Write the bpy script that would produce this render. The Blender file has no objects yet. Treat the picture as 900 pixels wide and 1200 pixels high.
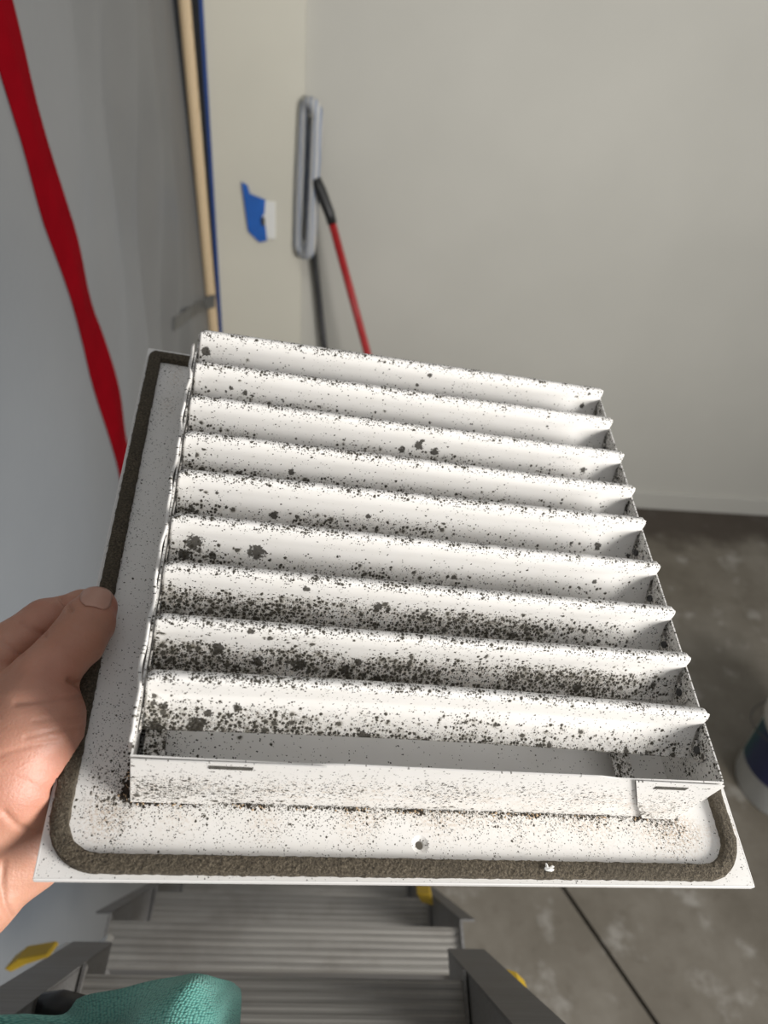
import bpy, bmesh, math, random
import numpy as np
from mathutils import Vector, Matrix, noise
random.seed(7)
S = bpy.context.scene
col = S.collection

# ------------------------------------------------------------------ camera
F = 900.0                      # focal length in pixels of the 900x1200 frame
H = 2.1                        # eye height above the floor
def nz(v):
    v = np.array(v, float); return v/np.linalg.norm(v)
_down = nz([-120, -990, -F]); _X = nz([12920, -750, -900]); _X = nz(_X-_down*_X.dot(_down))
_Z = -_down; _Y = np.cross(_Z, _X)
R = np.array([_X, _Y, _Z])     # camera axes -> world axes
cam = bpy.data.cameras.new('camera'); co = bpy.data.objects.new('camera', cam); col.objects.link(co)
M4 = Matrix.Identity(4)
for i in range(3):
    for j in range(3): M4[i][j] = R[i][j]
M4[2][3] = H
co.matrix_world = M4
cam.sensor_fit = 'VERTICAL'; cam.sensor_height = 36; cam.lens = 27; cam.clip_start = .02
cam.dof.use_dof = True; cam.dof.focus_distance = .415; cam.dof.aperture_fstop = 8.5
S.camera = co

# ------------------------------------------------------------------ light
S.view_settings.view_transform = 'Standard'; S.view_settings.look = 'None'
S.view_settings.gamma = 1; S.view_settings.exposure = 0.0; S.view_settings.use_curve_mapping = False
wd = bpy.data.worlds.new('garage_ambient'); S.world = wd; wd.use_nodes = True
bg = wd.node_tree.nodes['Background']; bg.inputs[0].default_value = (.97, .98, 1.0, 1); bg.inputs[1].default_value = .39
def area(name, loc, target, size, sy, power, colr):
    l = bpy.data.lights.new(name, 'AREA'); l.shape = 'RECTANGLE'; l.size = size; l.size_y = sy; l.energy = power; l.color = colr
    o = bpy.data.objects.new(name, l); o.location = loc
    o.rotation_euler = (Vector(target)-Vector(loc)).to_track_quat('-Z', 'Y').to_euler(); col.objects.link(o); return o
area('side_window_daylight', (1.75, -.60, 2.0), (0.05, .3, 1.78), .8, .8, 78, (1.0, .97, .93))
wl = area('back_wall_fill', (.5, .8, 3.3), (.45, 2.45, .8), 1.8, .5, 3.6, (1.0, .99, .92)); wl.data.spread = math.radians(70)  # added fill lamp, out of view, brightens the back wall alone
area('daylight_beyond_sheet', (-1.15, .45, 1.2), (-.43, .7, 1.2), .7, .7, 3.6, (.55, .73, 1.0))

# ------------------------------------------------------------------ pixel helpers: where a point seen in the photograph stands in the room
def rayc(x, y): return np.array([x-450., -(y-600.), -F])
def W(x, y): return R @ rayc(x, y)
C0 = np.array([0, 0, H])
def on_floor(x, y, z=0): d = W(x, y); return C0+d*((z-H)/d[2])
def on_y(x, y, Y): d = W(x, y); return C0+d*(Y/d[1])
def on_x(x, y, X): d = W(x, y); return C0+d*(X/d[0])
def at_depth(x, y, d): return C0+R@(rayc(x, y)/F*d)
# frame of the register held in the hand: u along its front edge, v away, h out of its back
_d1 = nz([-70, 1138, -900]); _d2 = np.array([3846, -469, -900.]); _d2 = nz(_d2-_d1*_d1.dot(_d2)); _n = np.cross(_d2, _d1)
_O = rayc(41, 1029)*.0003726
def puv(x, y, h=0):            # pixel, height in mm -> local mm
    r = rayc(x, y); P0 = _O+_n*h/1000; t = P0.dot(_n)/r.dot(_n); P = r*t-_O
    return np.array([P.dot(_d2)*1000, P.dot(_d1)*1000, h])
VM = Matrix.Identity(4)
for i in range(3):
    VM[i][0] = (R@_d2)[i]; VM[i][1] = (R@_d1)[i]; VM[i][2] = (R@_n)[i]; VM[i][3] = (C0+R@_O)[i]

# ------------------------------------------------------------------ object helpers
def tag(o, label=None, cat=None, group=None, kind=None):
    if label: o['label'] = label
    if cat: o['category'] = cat
    if group: o['group'] = group
    if kind: o['kind'] = kind
    return o
def empty(name, mat4=None, loc=None):
    o = bpy.data.objects.new(name, None); col.objects.link(o); o.empty_display_size = .05
    if mat4 is not None: o.matrix_world = mat4
    if loc is not None: o.location = loc
    return o
def mesh(name, vs, fs, mat, parent=None, smooth=False, attrs=None, uv=None):
    me = bpy.data.meshes.new(name)
    me.from_pydata([tuple(map(float, v)) for v in vs], [], [tuple(map(int, f)) for f in fs]); me.update()
    if smooth: me.polygons.foreach_set('use_smooth', [True]*len(me.polygons))
    if attrs:
        for k, a in attrs.items():
            at = me.attributes.new(k, 'FLOAT', 'POINT'); at.data.foreach_set('value', np.array(a, np.float32))
    if uv is not None:
        ul = me.uv_layers.new(name='UVMap'); idx = np.zeros(len(me.loops), np.int32); me.loops.foreach_get('vertex_index', idx)
        ul.data.foreach_set('uv', np.array(uv, np.float32)[idx].ravel())
    if mat: me.materials.append(mat)
    o = bpy.data.objects.new(name, me); col.objects.link(o)
    if parent: o.parent = parent
    return o
class MB:
    def __init__(s): s.v = []; s.f = []
    def add(s, v, f):
        n = len(s.v); s.v += [tuple(map(float, p)) for p in v]; s.f += [tuple(i+n for i in q) for q in f]; return s
    def box(s, c, d, rot=None):
        v = []
        for z in (-.5, .5):
            for x, y in ((-.5, -.5), (.5, -.5), (.5, .5), (-.5, .5)):
                p = Vector((x*d[0], y*d[1], z*d[2]))
                if rot: p = rot @ p
                v.append((p.x+c[0], p.y+c[1], p.z+c[2]))
        return s.add(v, [(3, 2, 1, 0), (4, 5, 6, 7), (0, 1, 5, 4), (1, 2, 6, 5), (2, 3, 7, 6), (3, 0, 4, 7)])
    def prism(s, poly, vec):
        n = len(poly); vec = np.array(vec, float); a = [np.array(p, float) for p in poly]
        return s.add(a+[p+vec for p in a], [tuple(range(n))[::-1], tuple(range(n, 2*n))]+[(i, (i+1) % n, n+(i+1) % n, n+i) for i in range(n)])
    def tube(s, pts, r, n=12, caps=True, closed=False):
        pts = [Vector(tuple(map(float, p))) for p in pts]; m = len(pts); rs = r if hasattr(r, '__len__') else [r]*m
        v = []; ref = None
        for i, p in enumerate(pts):
            a = pts[i-1] if (i or closed) else p; b = pts[(i+1) % m] if (i < m-1 or closed) else p
            t = (b-a).normalized()
            if ref is None: ref = t.orthogonal().normalized()
            ref = (ref-t*ref.dot(t)).normalized(); bi = t.cross(ref)
            for k in range(n):
                an = 2*math.pi*k/n; q = p+(ref*math.cos(an)+bi*math.sin(an))*rs[i]; v.append(q)
        f = []
        for i in range(m if closed else m-1):
            j = (i+1) % m
            for k in range(n): f.append((i*n+k, i*n+(k+1) % n, j*n+(k+1) % n, j*n+k))
        if caps and not closed: f += [tuple(range(n))[::-1], tuple(range((m-1)*n, m*n))]
        return s.add(v, f)
    def lathe(s, prof, c, n=48):
        v = []; f = []
        for r, z in prof:
            for k in range(n):
                a = 2*math.pi*k/n; v.append((c[0]+r*math.cos(a), c[1]+r*math.sin(a), c[2]+z))
        for i in range(len(prof)-1):
            for k in range(n): f.append((i*n+k, i*n+(k+1) % n, (i+1)*n+(k+1) % n, (i+1)*n+k))
        return s.add(v, f)
    def blob(s, c, r, sc=(1, 1, 1), jit=.25):
        bm = bmesh.new(); bmesh.ops.create_icosphere(bm, subdivisions=1, radius=r)
        v = [(c[0]+p.co.x*sc[0]*(1+random.uniform(-jit, jit)), c[1]+p.co.y*sc[1]*(1+random.uniform(-jit, jit)), c[2]+p.co.z*sc[2]*(1+random.uniform(-jit, jit))) for p in bm.verts]
        f = [tuple(q.index for q in g.verts) for g in bm.faces]; bm.free(); return s.add(v, f)
    def build(s, name, mat, parent=None, smooth=False, bevel=0):
        o = mesh(name, s.v, s.f, mat, parent, smooth)
        if bevel:
            b = o.modifiers.new('bevel', 'BEVEL'); b.width = bevel; b.segments = 2; b.limit_method = 'ANGLE'
        return o
def grid(fn, us, vs):
    v = [fn(a, b) for b in vs for a in us]; n = len(us)
    f = [(j*n+i, j*n+i+1, (j+1)*n+i+1, (j+1)*n+i) for j in range(len(vs)-1) for i in range(n-1)]
    return v, f

# ------------------------------------------------------------------ materials
class NT:
    def __init__(s, name):
        s.m = bpy.data.materials.new(name); s.m.use_nodes = True; s.t = s.m.node_tree; s.b = s.t.nodes['Principled BSDF']
    def n(s, ty, **k):
        d = s.t.nodes.new(ty)
        for a, b in k.items(): setattr(d, a, b)
        return d
    def l(s, a, b): s.t.links.new(a, b)
    def val(s, x, sock):
        if isinstance(x, (int, float)): sock.default_value = x
        elif isinstance(x, tuple): sock.default_value = x if len(x) == len(sock.default_value) else tuple(x)+(1,)
        else: s.l(x, sock)
    def math(s, op, a, b=0.0, c=0.0, clamp=False):
        d = s.n('ShaderNodeMath', operation=op, use_clamp=clamp)
        s.val(a, d.inputs[0]); s.val(b, d.inputs[1]); s.val(c, d.inputs[2]); return d.outputs[0]
    def mix(s, f, a, b, mode='MIX'):
        d = s.n('ShaderNodeMix', data_type='RGBA', blend_type=mode); s.val(f, d.inputs[0]); s.val(a, d.inputs[6]); s.val(b, d.inputs[7]); return d.outputs[2]
    def noise(s, vec, scale, detail=3, rough=.5, dims='3D'):
        d = s.n('ShaderNodeTexNoise', noise_dimensions=dims); d.inputs['Scale'].default_value = scale; d.inputs['Detail'].default_value = detail
        d.inputs['Roughness'].default_value = rough
        if vec is not None: s.l(vec, d.inputs['Vector'])
        return d
    def ramp(s, x, stops):
        d = s.n('ShaderNodeValToRGB'); e = d.color_ramp.elements
        while len(e) < len(stops): e.new(.5)
        for i, (p, c) in enumerate(stops): e[i].position = p; e[i].color = tuple(c)+(1,) if len(c) == 3 else c
        s.l(x, d.inputs[0]); return d.outputs[0]
    def step(s, x, lo, hi):
        d = s.n('ShaderNodeMapRange', interpolation_type='SMOOTHSTEP'); s.val(x, d.inputs[0]); s.val(lo, d.inputs[1]); s.val(hi, d.inputs[2]); return d.outputs[0]
    def bump(s, hgt, strength=.3, dist=.001):
        d = s.n('ShaderNodeBump'); d.inputs['Strength'].default_value = strength; d.inputs['Distance'].default_value = dist
        s.l(hgt, d.inputs['Height']); s.l(d.outputs[0], s.b.inputs['Normal'])
    def attr(s, name): return s.n('ShaderNodeAttribute', attribute_name=name).outputs['Fac']
    def obj(s): return s.n('ShaderNodeTexCoord').outputs['Object']
    def uv(s): return s.n('ShaderNodeTexCoord').outputs['UV']
def simple(name, c, rough=.5, metal=0, noise_amt=.1, scale=20, bump=0):
    t = NT(name); nn = t.noise(t.obj(), scale, 4)
    a = tuple(x*(1-noise_amt) for x in c); b = tuple(min(1, x*(1+noise_amt)) for x in c)
    t.l(t.ramp(nn.outputs[0], [(.3, a), (.7, b)]), t.b.inputs['Base Color'])
    t.b.inputs['Roughness'].default_value = rough; t.b.inputs['Metallic'].default_value = metal
    if bump: t.bump(nn.outputs[0], bump, .002)
    return t.m

def dirty_paint(name, base=(.78, .765, .74), rough=.33):
    """white enamel sprinkled with mould: where the mould sits is stored on the mesh (fine, mould, blot, tan)"""
    t = NT(name); uv = t.uv()
    w = t.noise(uv, 900, 2); off = t.n('ShaderNodeVectorMath', operation='MULTIPLY_ADD')
    t.l(w.outputs['Color'], off.inputs[0]); off.inputs[1].default_value = (.0011, .0011, 0); t.l(uv, off.inputs[2]); vec = off.outputs[0]
    halo = []
    def spots(scale, dens, size):
        v = t.n('ShaderNodeTexVoronoi', voronoi_dimensions='2D'); v.inputs['Scale'].default_value = scale; t.l(vec, v.inputs['Vector'])
        sp = t.n('ShaderNodeSeparateColor'); t.l(v.outputs['Color'], sp.inputs[0])
        on = t.math('LESS_THAN', sp.outputs[0], dens)
        rad = t.math('MULTIPLY_ADD', sp.outputs[1], size*.75, size*.25)
        k = t.math('SUBTRACT', rad, v.outputs['Distance'])
        halo.append(t.math('MULTIPLY', on, t.step(k, -.28, .05)))
        return t.math('MULTIPLY', on, t.step(k, -.02, .09))
    fine = t.attr('fine'); mould = t.attr('mould'); blot = t.attr('blot'); tan = t.attr('tan')
    s1 = spots(860, fine, .5); s2 = spots(500, t.math('MAXIMUM', t.math('MULTIPLY', mould, 1.0), t.math('MULTIPLY', t.math('MULTIPLY', fine, fine), .7)), .52)
    s3 = spots(250, t.math('MULTIPLY', mould, .42), .42)
    s4 = spots(1200, t.math('ADD', t.math('MULTIPLY', mould, .7), t.math('MULTIPLY', fine, .5)), .45)
    m = t.math('MAXIMUM', t.math('MAXIMUM', s1, s2), t.math('MAXIMUM', t.math('MULTIPLY', s3, .9), t.math('MULTIPLY', s4, .75)))
    bn = t.noise(uv, 650, 4, .65)
    bl = t.step(t.math('MULTIPLY_ADD', t.math('SUBTRACT', t.noise(uv, 420, 3, .6).outputs[0], .5), 1.7, blot), .38, .62)
    n2 = t.noise(uv, 260, 4, .6)
    smear = t.math('MULTIPLY', t.step(n2.outputs[0], .42, .72), t.math('MULTIPLY', mould, .95), clamp=True)
    n3 = t.noise(uv, 60, 4, .6)
    c0 = t.mix(t.math('MULTIPLY', t.step(n3.outputs[0], .4, .7), .10), base, (.66, .62, .54))
    tn = t.noise(uv, 420, 4, .7)
    c0 = t.mix(t.math('MULTIPLY', tan, t.step(tn.outputs[0], .42, .62), clamp=True), c0, (.50, .37, .25))
    c1 = t.mix(smear, c0, (.20, .185, .145))
    dark = t.ramp(bn.outputs[0], [(.35, (.010, .008, .005)), (.75, (.065, .055, .037))])
    hm = t.math('MAXIMUM', halo[1], halo[2])
    c1 = t.mix(t.math('MULTIPLY', hm, .6), c1, (.20, .18, .13))
    c2 = t.mix(t.math('MULTIPLY', bl, .93), c1, dark)
    c3 = t.mix(t.math('MULTIPLY', m, .95), c2, dark)
    t.l(c3, t.b.inputs['Base Color'])
    mm = t.math('MAXIMUM', m, bl)
    t.l(t.math('MULTIPLY_ADD', mm, .5, rough), t.b.inputs['Roughness'])
    t.bump(mm, .5, .0004)
    return t.m
M_blade = dirty_paint('mouldy_white_enamel')

def wall_mat(name, c):
    t = NT(name); o = t.obj(); a = t.noise(o, 1.6, 4, .55); b = t.noise(o, 160, 3, .6)
    t.l(t.ramp(a.outputs[0], [(.3, tuple(x*.94 for x in c)), (.7, tuple(x*1.04 for x in c))]), t.b.inputs['Base Color'])
    t.b.inputs['Roughness'].default_value = .75; t.bump(b.outputs[0], .12, .002); return t.m
M_wall = wall_mat('grey_beige_wall_paint', (.455, .445, .405)); M_wall2 = wall_mat('cream_wall_paint', (.56, .54, .465))
M_recess = simple('recess_shade_tone', (.06, .06, .06), .8)  # near-black colour stands in for shade in the gap behind the pole

def concrete():
    t = NT('stained_concrete'); o = t.obj()
    a = t.noise(o, 3.2, 6, .62); b = t.noise(o, 22, 5, .65); c = t.noise(o, 9, 6, .6)
    base = t.ramp(a.outputs[0], [(.28, (.098, .084, .062)), (.5, (.148, .131, .104)), (.72, (.205, .187, .155))])
    base = t.mix(t.math('MULTIPLY', t.step(c.outputs[0], .55, .70), .5), base, (.36, .345, .315))
    base = t.mix(t.math('MULTIPLY', t.step(b.outputs[0], .52, .72), .35), base, (.085, .07, .05))
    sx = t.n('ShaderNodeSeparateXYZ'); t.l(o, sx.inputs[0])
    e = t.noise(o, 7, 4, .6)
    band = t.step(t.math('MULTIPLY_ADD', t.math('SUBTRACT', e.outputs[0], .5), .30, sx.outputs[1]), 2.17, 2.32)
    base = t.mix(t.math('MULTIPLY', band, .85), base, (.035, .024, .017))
    t.l(base, t.b.inputs['Base Color']); t.l(t.math('MULTIPLY_ADD', a.outputs[0], -.3, .72), t.b.inputs['Roughness'])
    t.bump(b.outputs[0], .25, .003); return t.m
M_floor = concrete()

def sheet_mat():
    t = NT('translucent_plastic_film'); o = t.obj(); a = t.noise(o, 2.2, 4, .55)
    t.l(t.ramp(a.outputs[0], [(.3, (.145, .142, .135)), (.7, (.185, .18, .17))]), t.b.inputs['Base Color']); t.b.inputs['Roughness'].default_value = .42
    b = t.noise(o, 14, 4, .6); t.bump(b.outputs[0], .25, .01)
    tr = t.n('ShaderNodeBsdfTranslucent'); tr.inputs[0].default_value = (.58, .57, .54, 1); mx = t.n('ShaderNodeMixShader'); mx.inputs[0].default_value = .38
    t.l(t.b.outputs[0], mx.inputs[1]); t.l(tr.outputs[0], mx.inputs[2]); t.l(mx.outputs[0], t.t.nodes['Material Output'].inputs[0]); return t.m
M_sheet = sheet_mat()
M_zip = simple('red_zipper_tape', (.15, .0008, .004), 1.0); M_zip.node_tree.nodes['Principled BSDF'].inputs['Specular IOR Level'].default_value = .05; M_duct = simple('grey_duct_tape', (.115, .113, .105), .6)
M_blue = simple('blue_painters_tape', (.012, .10, .40), .6); M_bluedk = simple('navy_tape', (.012, .045, .19), .6)
M_wood = NT('pine_wood'); _w = M_wood.n('ShaderNodeTexWave', wave_type='BANDS', bands_direction='X'); M_wood.l(M_wood.obj(), _w.inputs[0]); _w.inputs['Scale'].default_value = 30; _w.inputs['Distortion'].default_value = 4
M_wood.l(M_wood.ramp(_w.outputs[0], [(0, (.50, .37, .22)), (1, (.62, .48, .31))]), M_wood.b.inputs['Base Color']); M_wood.b.inputs['Roughness'].default_value = .6; M_wood = M_wood.m
M_white = simple('white_plastic', (.68, .68, .66), .35, noise_amt=.03); M_black = simple('black_plastic', (.012, .012, .013), .4)
M_red = simple('red_metal_paint', (.30, .008, .010), .3); M_yellow = simple('yellow_plastic', (.42, .27, .012), .5)
M_dark = simple('dark_metal', (.05, .05, .05), .5)
def alu(name, c, grooves=0):
    t = NT(name); o = t.obj(); mp = t.n('ShaderNodeMapping'); mp.inputs['Scale'].default_value = (6, 260, 260); t.l(o, mp.inputs[0])
    a = t.noise(mp.outputs[0], 1, 4, .6); b = t.noise(o, 9, 5, .6)
    c1 = t.ramp(a.outputs[0], [(.3, tuple(x*.75 for x in c)), (.7, tuple(x*1.15 for x in c))])
    t.l(t.mix(t.math('MULTIPLY', t.step(b.outputs[0], .45, .7), .5), c1, (.17, .155, .135)), t.b.inputs['Base Color'])
    t.b.inputs['Metallic'].default_value = .35; t.b.inputs['Roughness'].default_value = .5; t.bump(a.outputs[0], .2, .001); return t.m
M_alu = alu('worn_aluminium', (.28, .268, .245)); M_alu2 = alu('dull_aluminium_rail', (.21, .205, .2))
M_web = alu('shade_toned_web', (.15, .145, .14)); M_lip = simple('bright_steel', (.55, .54, .52), .3, .6)  # M_web: darker aluminium copy, shade on the tread web put into its colour
def foam_mat():
    t = NT('brown_foam'); o = t.obj(); a = t.noise(o, 900, 3, .7); b = t.noise(o, 1900, 2, .6); c = t.noise(o, 30, 3)
    k = t.ramp(a.outputs[0], [(.32, (.018, .014, .009)), (.52, (.085, .068, .045)), (.75, (.19, .16, .115))])
    k = t.mix(t.math('MULTIPLY', t.step(b.outputs[0], .66, .74), .6), k, (.45, .40, .33))
    t.l(t.mix(t.step(c.outputs[0], .35, .7), k, t.mix(.5, k, (.06, .05, .035))), t.b.inputs['Base Color']); t.b.inputs['Roughness'].default_value = .95
    t.bump(a.outputs[0], .9, .0012); return t.m
M_foam = foam_mat()
def cloth_mat():
    t = NT('teal_waffle_microfibre'); uv = t.uv()
    v = t.n('ShaderNodeTexVoronoi', voronoi_dimensions='2D', feature='F1'); v.inputs['Scale'].default_value = 330; v.inputs['Randomness'].default_value = .45; t.l(uv, v.inputs['Vector'])
    h = t.math('SUBTRACT', 1.0, v.outputs['Distance']); f = t.noise(uv, 1600, 2)
    c = t.ramp(v.outputs['Distance'], [(.1, (.27, .66, .56)), (.42, (.15, .50, .43)), (.75, (.035, .20, .18))])
    t.l(c, t.b.inputs['Base Color']); t.b.inputs['Roughness'].default_value = .85; t.b.inputs['Sheen Weight'].default_value = .3
    t.bump(t.math('MULTIPLY_ADD', f.outputs[0], .25, h), .9, .0016); return t.m
M_cloth = cloth_mat()
def skin_mat():
    t = NT('skin'); o = t.obj(); a = t.noise(o, 26, 4, .6); b = t.noise(o, 700, 3, .6); red = t.attr('red')
    c = t.ramp(a.outputs[0], [(.3, (.42, .195, .125)), (.7, (.54, .285, .20))])
    c = t.mix(t.math('MULTIPLY', red, .75, clamp=True), c, (.50, .17, .125))
    t.l(c, t.b.inputs['Base Color']); t.b.inputs['Roughness'].default_value = .48
    t.b.inputs['Subsurface Weight'].default_value = .25; t.b.inputs['Subsurface Radius'].default_value = (.009, .003, .0015); t.b.inputs['Subsurface Scale'].default_value = .5
    w = t.n('ShaderNodeTexVoronoi'); w.inputs['Scale'].default_value = 900; t.l(o, w.inputs['Vector'])
    mp = t.n('ShaderNodeMapping'); mp.inputs['Scale'].default_value = (60, 300, 100); mp.inputs['Rotation'].default_value = (0, 0, .15); t.l(o, mp.inputs[0])
    ln = t.noise(mp.outputs[0], 1, 3, .6)
    t.bump(t.math('ADD', t.math('MULTIPLY', w.outputs['Distance'], .35), t.math('ADD', b.outputs[0], t.math('MULTIPLY', ln.outputs[0], .8))), .28, .0008); return t.m
M_skin = skin_mat(); M_nail = simple('fingernail', (.52, .29, .22), .34, noise_amt=.05, scale=80)

# ------------------------------------------------------------------ the room
YW = 2.45; XE = -.415; XJ = -.143
def struct(o): o['kind'] = 'structure'; return o
# floor slabs split by a saw-cut joint
J0 = on_floor(660, 1040)[:2]; J1 = on_floor(770, 1200)[:2]; jd = nz(J1-J0); jn = np.array([-jd[1], jd[0]])
def slab2(right):
    sgn = 1 if ((jn[0] > 0) == right) else -1
    a = J0-jd*2.16+jn*.0055*sgn; b = J0+jd*4.5+jn*.0055*sgn
    x = 3.2 if right else -2.6
    poly = [a, b, (x, b[1]), (x, 2.75), (a[0], 2.75)]
    if not right: poly = poly[::-1]
    return MB().prism([(p[0], p[1], -.1) for p in poly], (0, 0, .1))
flo = struct(slab2(True).build('floor', M_floor)); slab2(False).build('concrete_slab', M_floor, flo)
MB().box((.3, -.1, -.11), (5.8, 5.6, .02)).build('joint_filler', M_dark, flo)
struct(MB().box(((XJ+3.2)/2, YW+.06, 1.45), (3.2-XJ, .12, 2.9)).build('wall_back', M_wall))
struct(MB().box(((XE+XJ)/2, YW+.045, 1.45), (XJ-XE, .15, 2.9)).build('wall_back_jog', M_wall2)).name = 'wall_back_left'
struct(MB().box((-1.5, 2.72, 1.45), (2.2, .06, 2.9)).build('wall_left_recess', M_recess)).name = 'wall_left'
struct(MB().box(((XJ+3.2)/2, YW-.008, .045), (3.2-XJ, .016, .09)).build('baseboard_back', M_wall, bevel=.003))

# blue tape on the free edge of the wall
o = MB().box((XE-.004, YW-.032, 1.45), (.010, .012, 2.9)).build('edge_tape', M_bluedk)
tag(o, 'thin dark blue tape strip down the edge of the cream wall beside the pole', 'tape')
# sheet
def sheet_x(y, z):
    w = .012*math.sin(y*5.2+z*1.1)+.010*math.sin(y*11+z*3.1+1)+.016*noise.noise(Vector((y*2.2-z*1.4, z*.8, 3)))
    w += .013*math.sin((y*1.0-z*.55)*24)*math.exp(-((y-1.7)/.45)**2)
    pole = -.435-(z-.7)*.0444-.013; k_ = min(1, max(0, (y-1.7)/.6))
    x = -.445*(1-k_)+pole*k_+w*min(1, max(0, (2.42-y)/.25))
    if z < .35: x += ((.35-z)/.35)**3*.10
    return x
ys = np.linspace(-.9, 2.40, 130); zs = list(np.linspace(2.75, .03, 90))
v, f = grid(lambda y, z: (sheet_x(y, z), y, z), ys, zs)
ny = len(ys); base = len(v)
for k, r in enumerate(np.linspace(.01, .14, 18)):      # trailing hem lying on the floor
    for y in ys:
        yy = min(y, 2.40)
        v.append((sheet_x(y, .03)+r*(.75+.25*math.sin(yy*3+1)), y, .006+.02*abs(noise.noise(Vector((yy*6, r*9, 1))))*(1-k/22)))
for k in range(18):
    a0 = base-ny if k == 0 else base+(k-1)*ny; b0 = base+k*ny
    for i in range(ny-1): f.append((a0+i, a0+i+1, b0+i+1, b0+i))
sheet = mesh('plastic_sheet', v, f, M_sheet, smooth=True)
tag(sheet, 'large grey translucent plastic dust sheet hanging like a curtain at the left', 'plastic sheet')
# red zipper strip on the sheet
zc = []
for (px, py, wd_) in [(-20, -70, .07), (-7, 0, .072), (12, 67, .072), (25, 117, .070), (39, 167, .068), (63, 250, .074), (90, 333, .076), (107, 400, .077), (138, 510, .078), (165, 600, .078)]:
    p = on_x(px, py, -.435)
    for _ in range(8): p = on_x(px, py, .5*p[0]+.5*sheet_x(p[1], p[2]))
    zc.append((p[1], p[2], wd_))
v = []; f = []
zz = np.linspace(zc[0][1], .15, 60)
for z in zz:
    yc = float(np.interp(-z, [-c[1] for c in zc], [c[0] for c in zc])); ww = float(np.interp(-z, [-c[1] for c in zc], [c[2] for c in zc]))
    for s in (-.5, -.05, .05, .5):
        y = yc+s*ww; v.append((sheet_x(y, z)+.003+(.003 if abs(s) < .1 else 0), y, z))
for i in range(len(zz)-1):
    for k in range(3): f.append((i*4+k, i*4+k+1, i*4+k+5, i*4+k+4))
zo = mesh('zipper_strip', v, f, M_zip); sm = zo.modifiers.new('solid', 'SOLIDIFY'); sm.thickness = .0015; sm.offset = 1
tag(zo, 'broad red adhesive zipper strip running down the grey plastic sheet', 'zipper')
# wooden pole
a = on_y(216, 0, 2.385); b = on_y(250, 385, 2.385); d = (b-a)/(b[2]-a[2]); top = a+d*(2.7-a[2]); bot = b+d*(0.0-b[2])
o = MB().tube([top, bot], .017, 16).build('wooden_pole', M_wood, smooth=False)
tag(o, 'slim pale pine pole standing upright at the wall edge of the plastic sheet', 'pole')
# grey duct tape from pole to sheet
def on_sheet(px, py, off):
    p = on_x(px, py, -.44)
    for _ in range(10): p = on_x(px, py, .5*p[0]+.5*(sheet_x(p[1], p[2])+off))
    return p
pts = [on_y(252, 345, 2.364), on_y(235, 349, 2.364), on_sheet(222, 360, .006), on_sheet(205, 372, .006), on_sheet(204, 388, .006), on_sheet(221, 375, .006), on_y(236, 364, 2.364), on_y(252, 360, 2.364)]
o = mesh('duct_tape', pts, [(0, 7, 6, 1), (1, 6, 5, 2), (2, 5, 4, 3)], M_duct); sm = o.modifiers.new('s', 'SOLIDIFY'); sm.thickness = .0015
tag(o, 'short grey duct tape piece holding the plastic sheet to the wooden pole', 'tape')

# wall switch and blue tape over it
yj = YW-.03
c = on_y(309, 257, yj)
sw = empty('wall_switch', loc=(c[0], yj, c[2])); tag(sw, 'white wall switch plate on the cream wall, half covered by blue tape', 'switch')
MB().box((0, -.003, 0), (.074, .006, .118)).build('cover_plate', M_white, sw, bevel=.002)
o = MB().box((.0, -.011, -.002), (.010, .012, .024)).build('toggle', M_dark, sw, bevel=.002); o['label'] = 'dark toggle'
MB().tube([(0, -.006, .042), (0, -.0075, .042)], .0035, 10).build('screw', M_white, sw); MB().tube([(0, -.006, -.042), (0, -.0075, -.042)], .0035, 10).build('screw', M_white, sw)
poly = [on_y(*p, yj-.008) for p in [(283, 213), (290, 217), (293, 227), (311, 234), (310, 250), (306, 256), (311, 264), (313, 282), (304, 284), (291, 271)]]
o = MB().prism([(p[0], p[1]+.0002, p[2]) for p in poly[::-1]], (0, -.001, 0)).build('blue_tape', M_blue)
tag(o, 'ragged bright blue painter\'s tape patch stuck over the left of the wall switch', 'tape')

# flat mop leaning head up in the corner
m0 = on_y(360, 208, 2.395); mop = empty('flat_mop', loc=tuple(m0)); tag(mop, 'flat mop with grey striped pad and red handle, leaning head up against the wall', 'mop')
def mop_mat():
    t = NT('striped_microfibre'); o = t.obj(); a = t.n('ShaderNodeTexWave', wave_type='BANDS', bands_direction='X'); t.l(o, a.inputs[0]); a.inputs['Scale'].default_value = 22; a.inputs['Distortion'].default_value = 1.5; a.inputs['Detail'].default_value = 1
    t.l(t.ramp(a.outputs[0], [(.35, (.50, .49, .46)), (.6, (.40, .41, .43)), (.85, (.20, .25, .36))]), t.b.inputs['Base Color']); t.b.inputs['Roughness'].default_value = .95
    n2 = t.noise(o, 220, 3); t.bump(n2.outputs[0], .8, .004); return t.m
ax = on_y(365, 112, 2.395)-m0; bx = on_y(356, 304, 2.395)-m0
up = nz(ax-bx); L = np.linalg.norm(ax-bx)/2; mid = (ax+bx)/2; sd = nz(np.cross([0, 1, 0], up))
loop = []
for k in range(48):
    a_ = 2*math.pi*k/48; cx = math.cos(a_); sy = math.sin(a_)
    hw = .020
    loop.append(mid+up*(sy*.035+(L-.055)*(1 if sy > 0 else -1)*min(1, abs(sy)*6))+sd*cx*hw+np.array([0, -1, 0])*cx*.02)
MB().tube(loop, [.0175+.003*noise.noise(Vector((k*.6, 0, 0))) for k in range(48)], 10, closed=True).build('mop_pad', mop_mat(), mop, smooth=True)
rot = Vector(tuple(up)).to_track_quat('Z', 'Y').to_matrix()
MB().box(tuple(mid+np.array([.002, .012, 0])), (.014, .012, 2*L-.12), rot).build('pad_plate', M_black, mop, bevel=.003)
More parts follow.
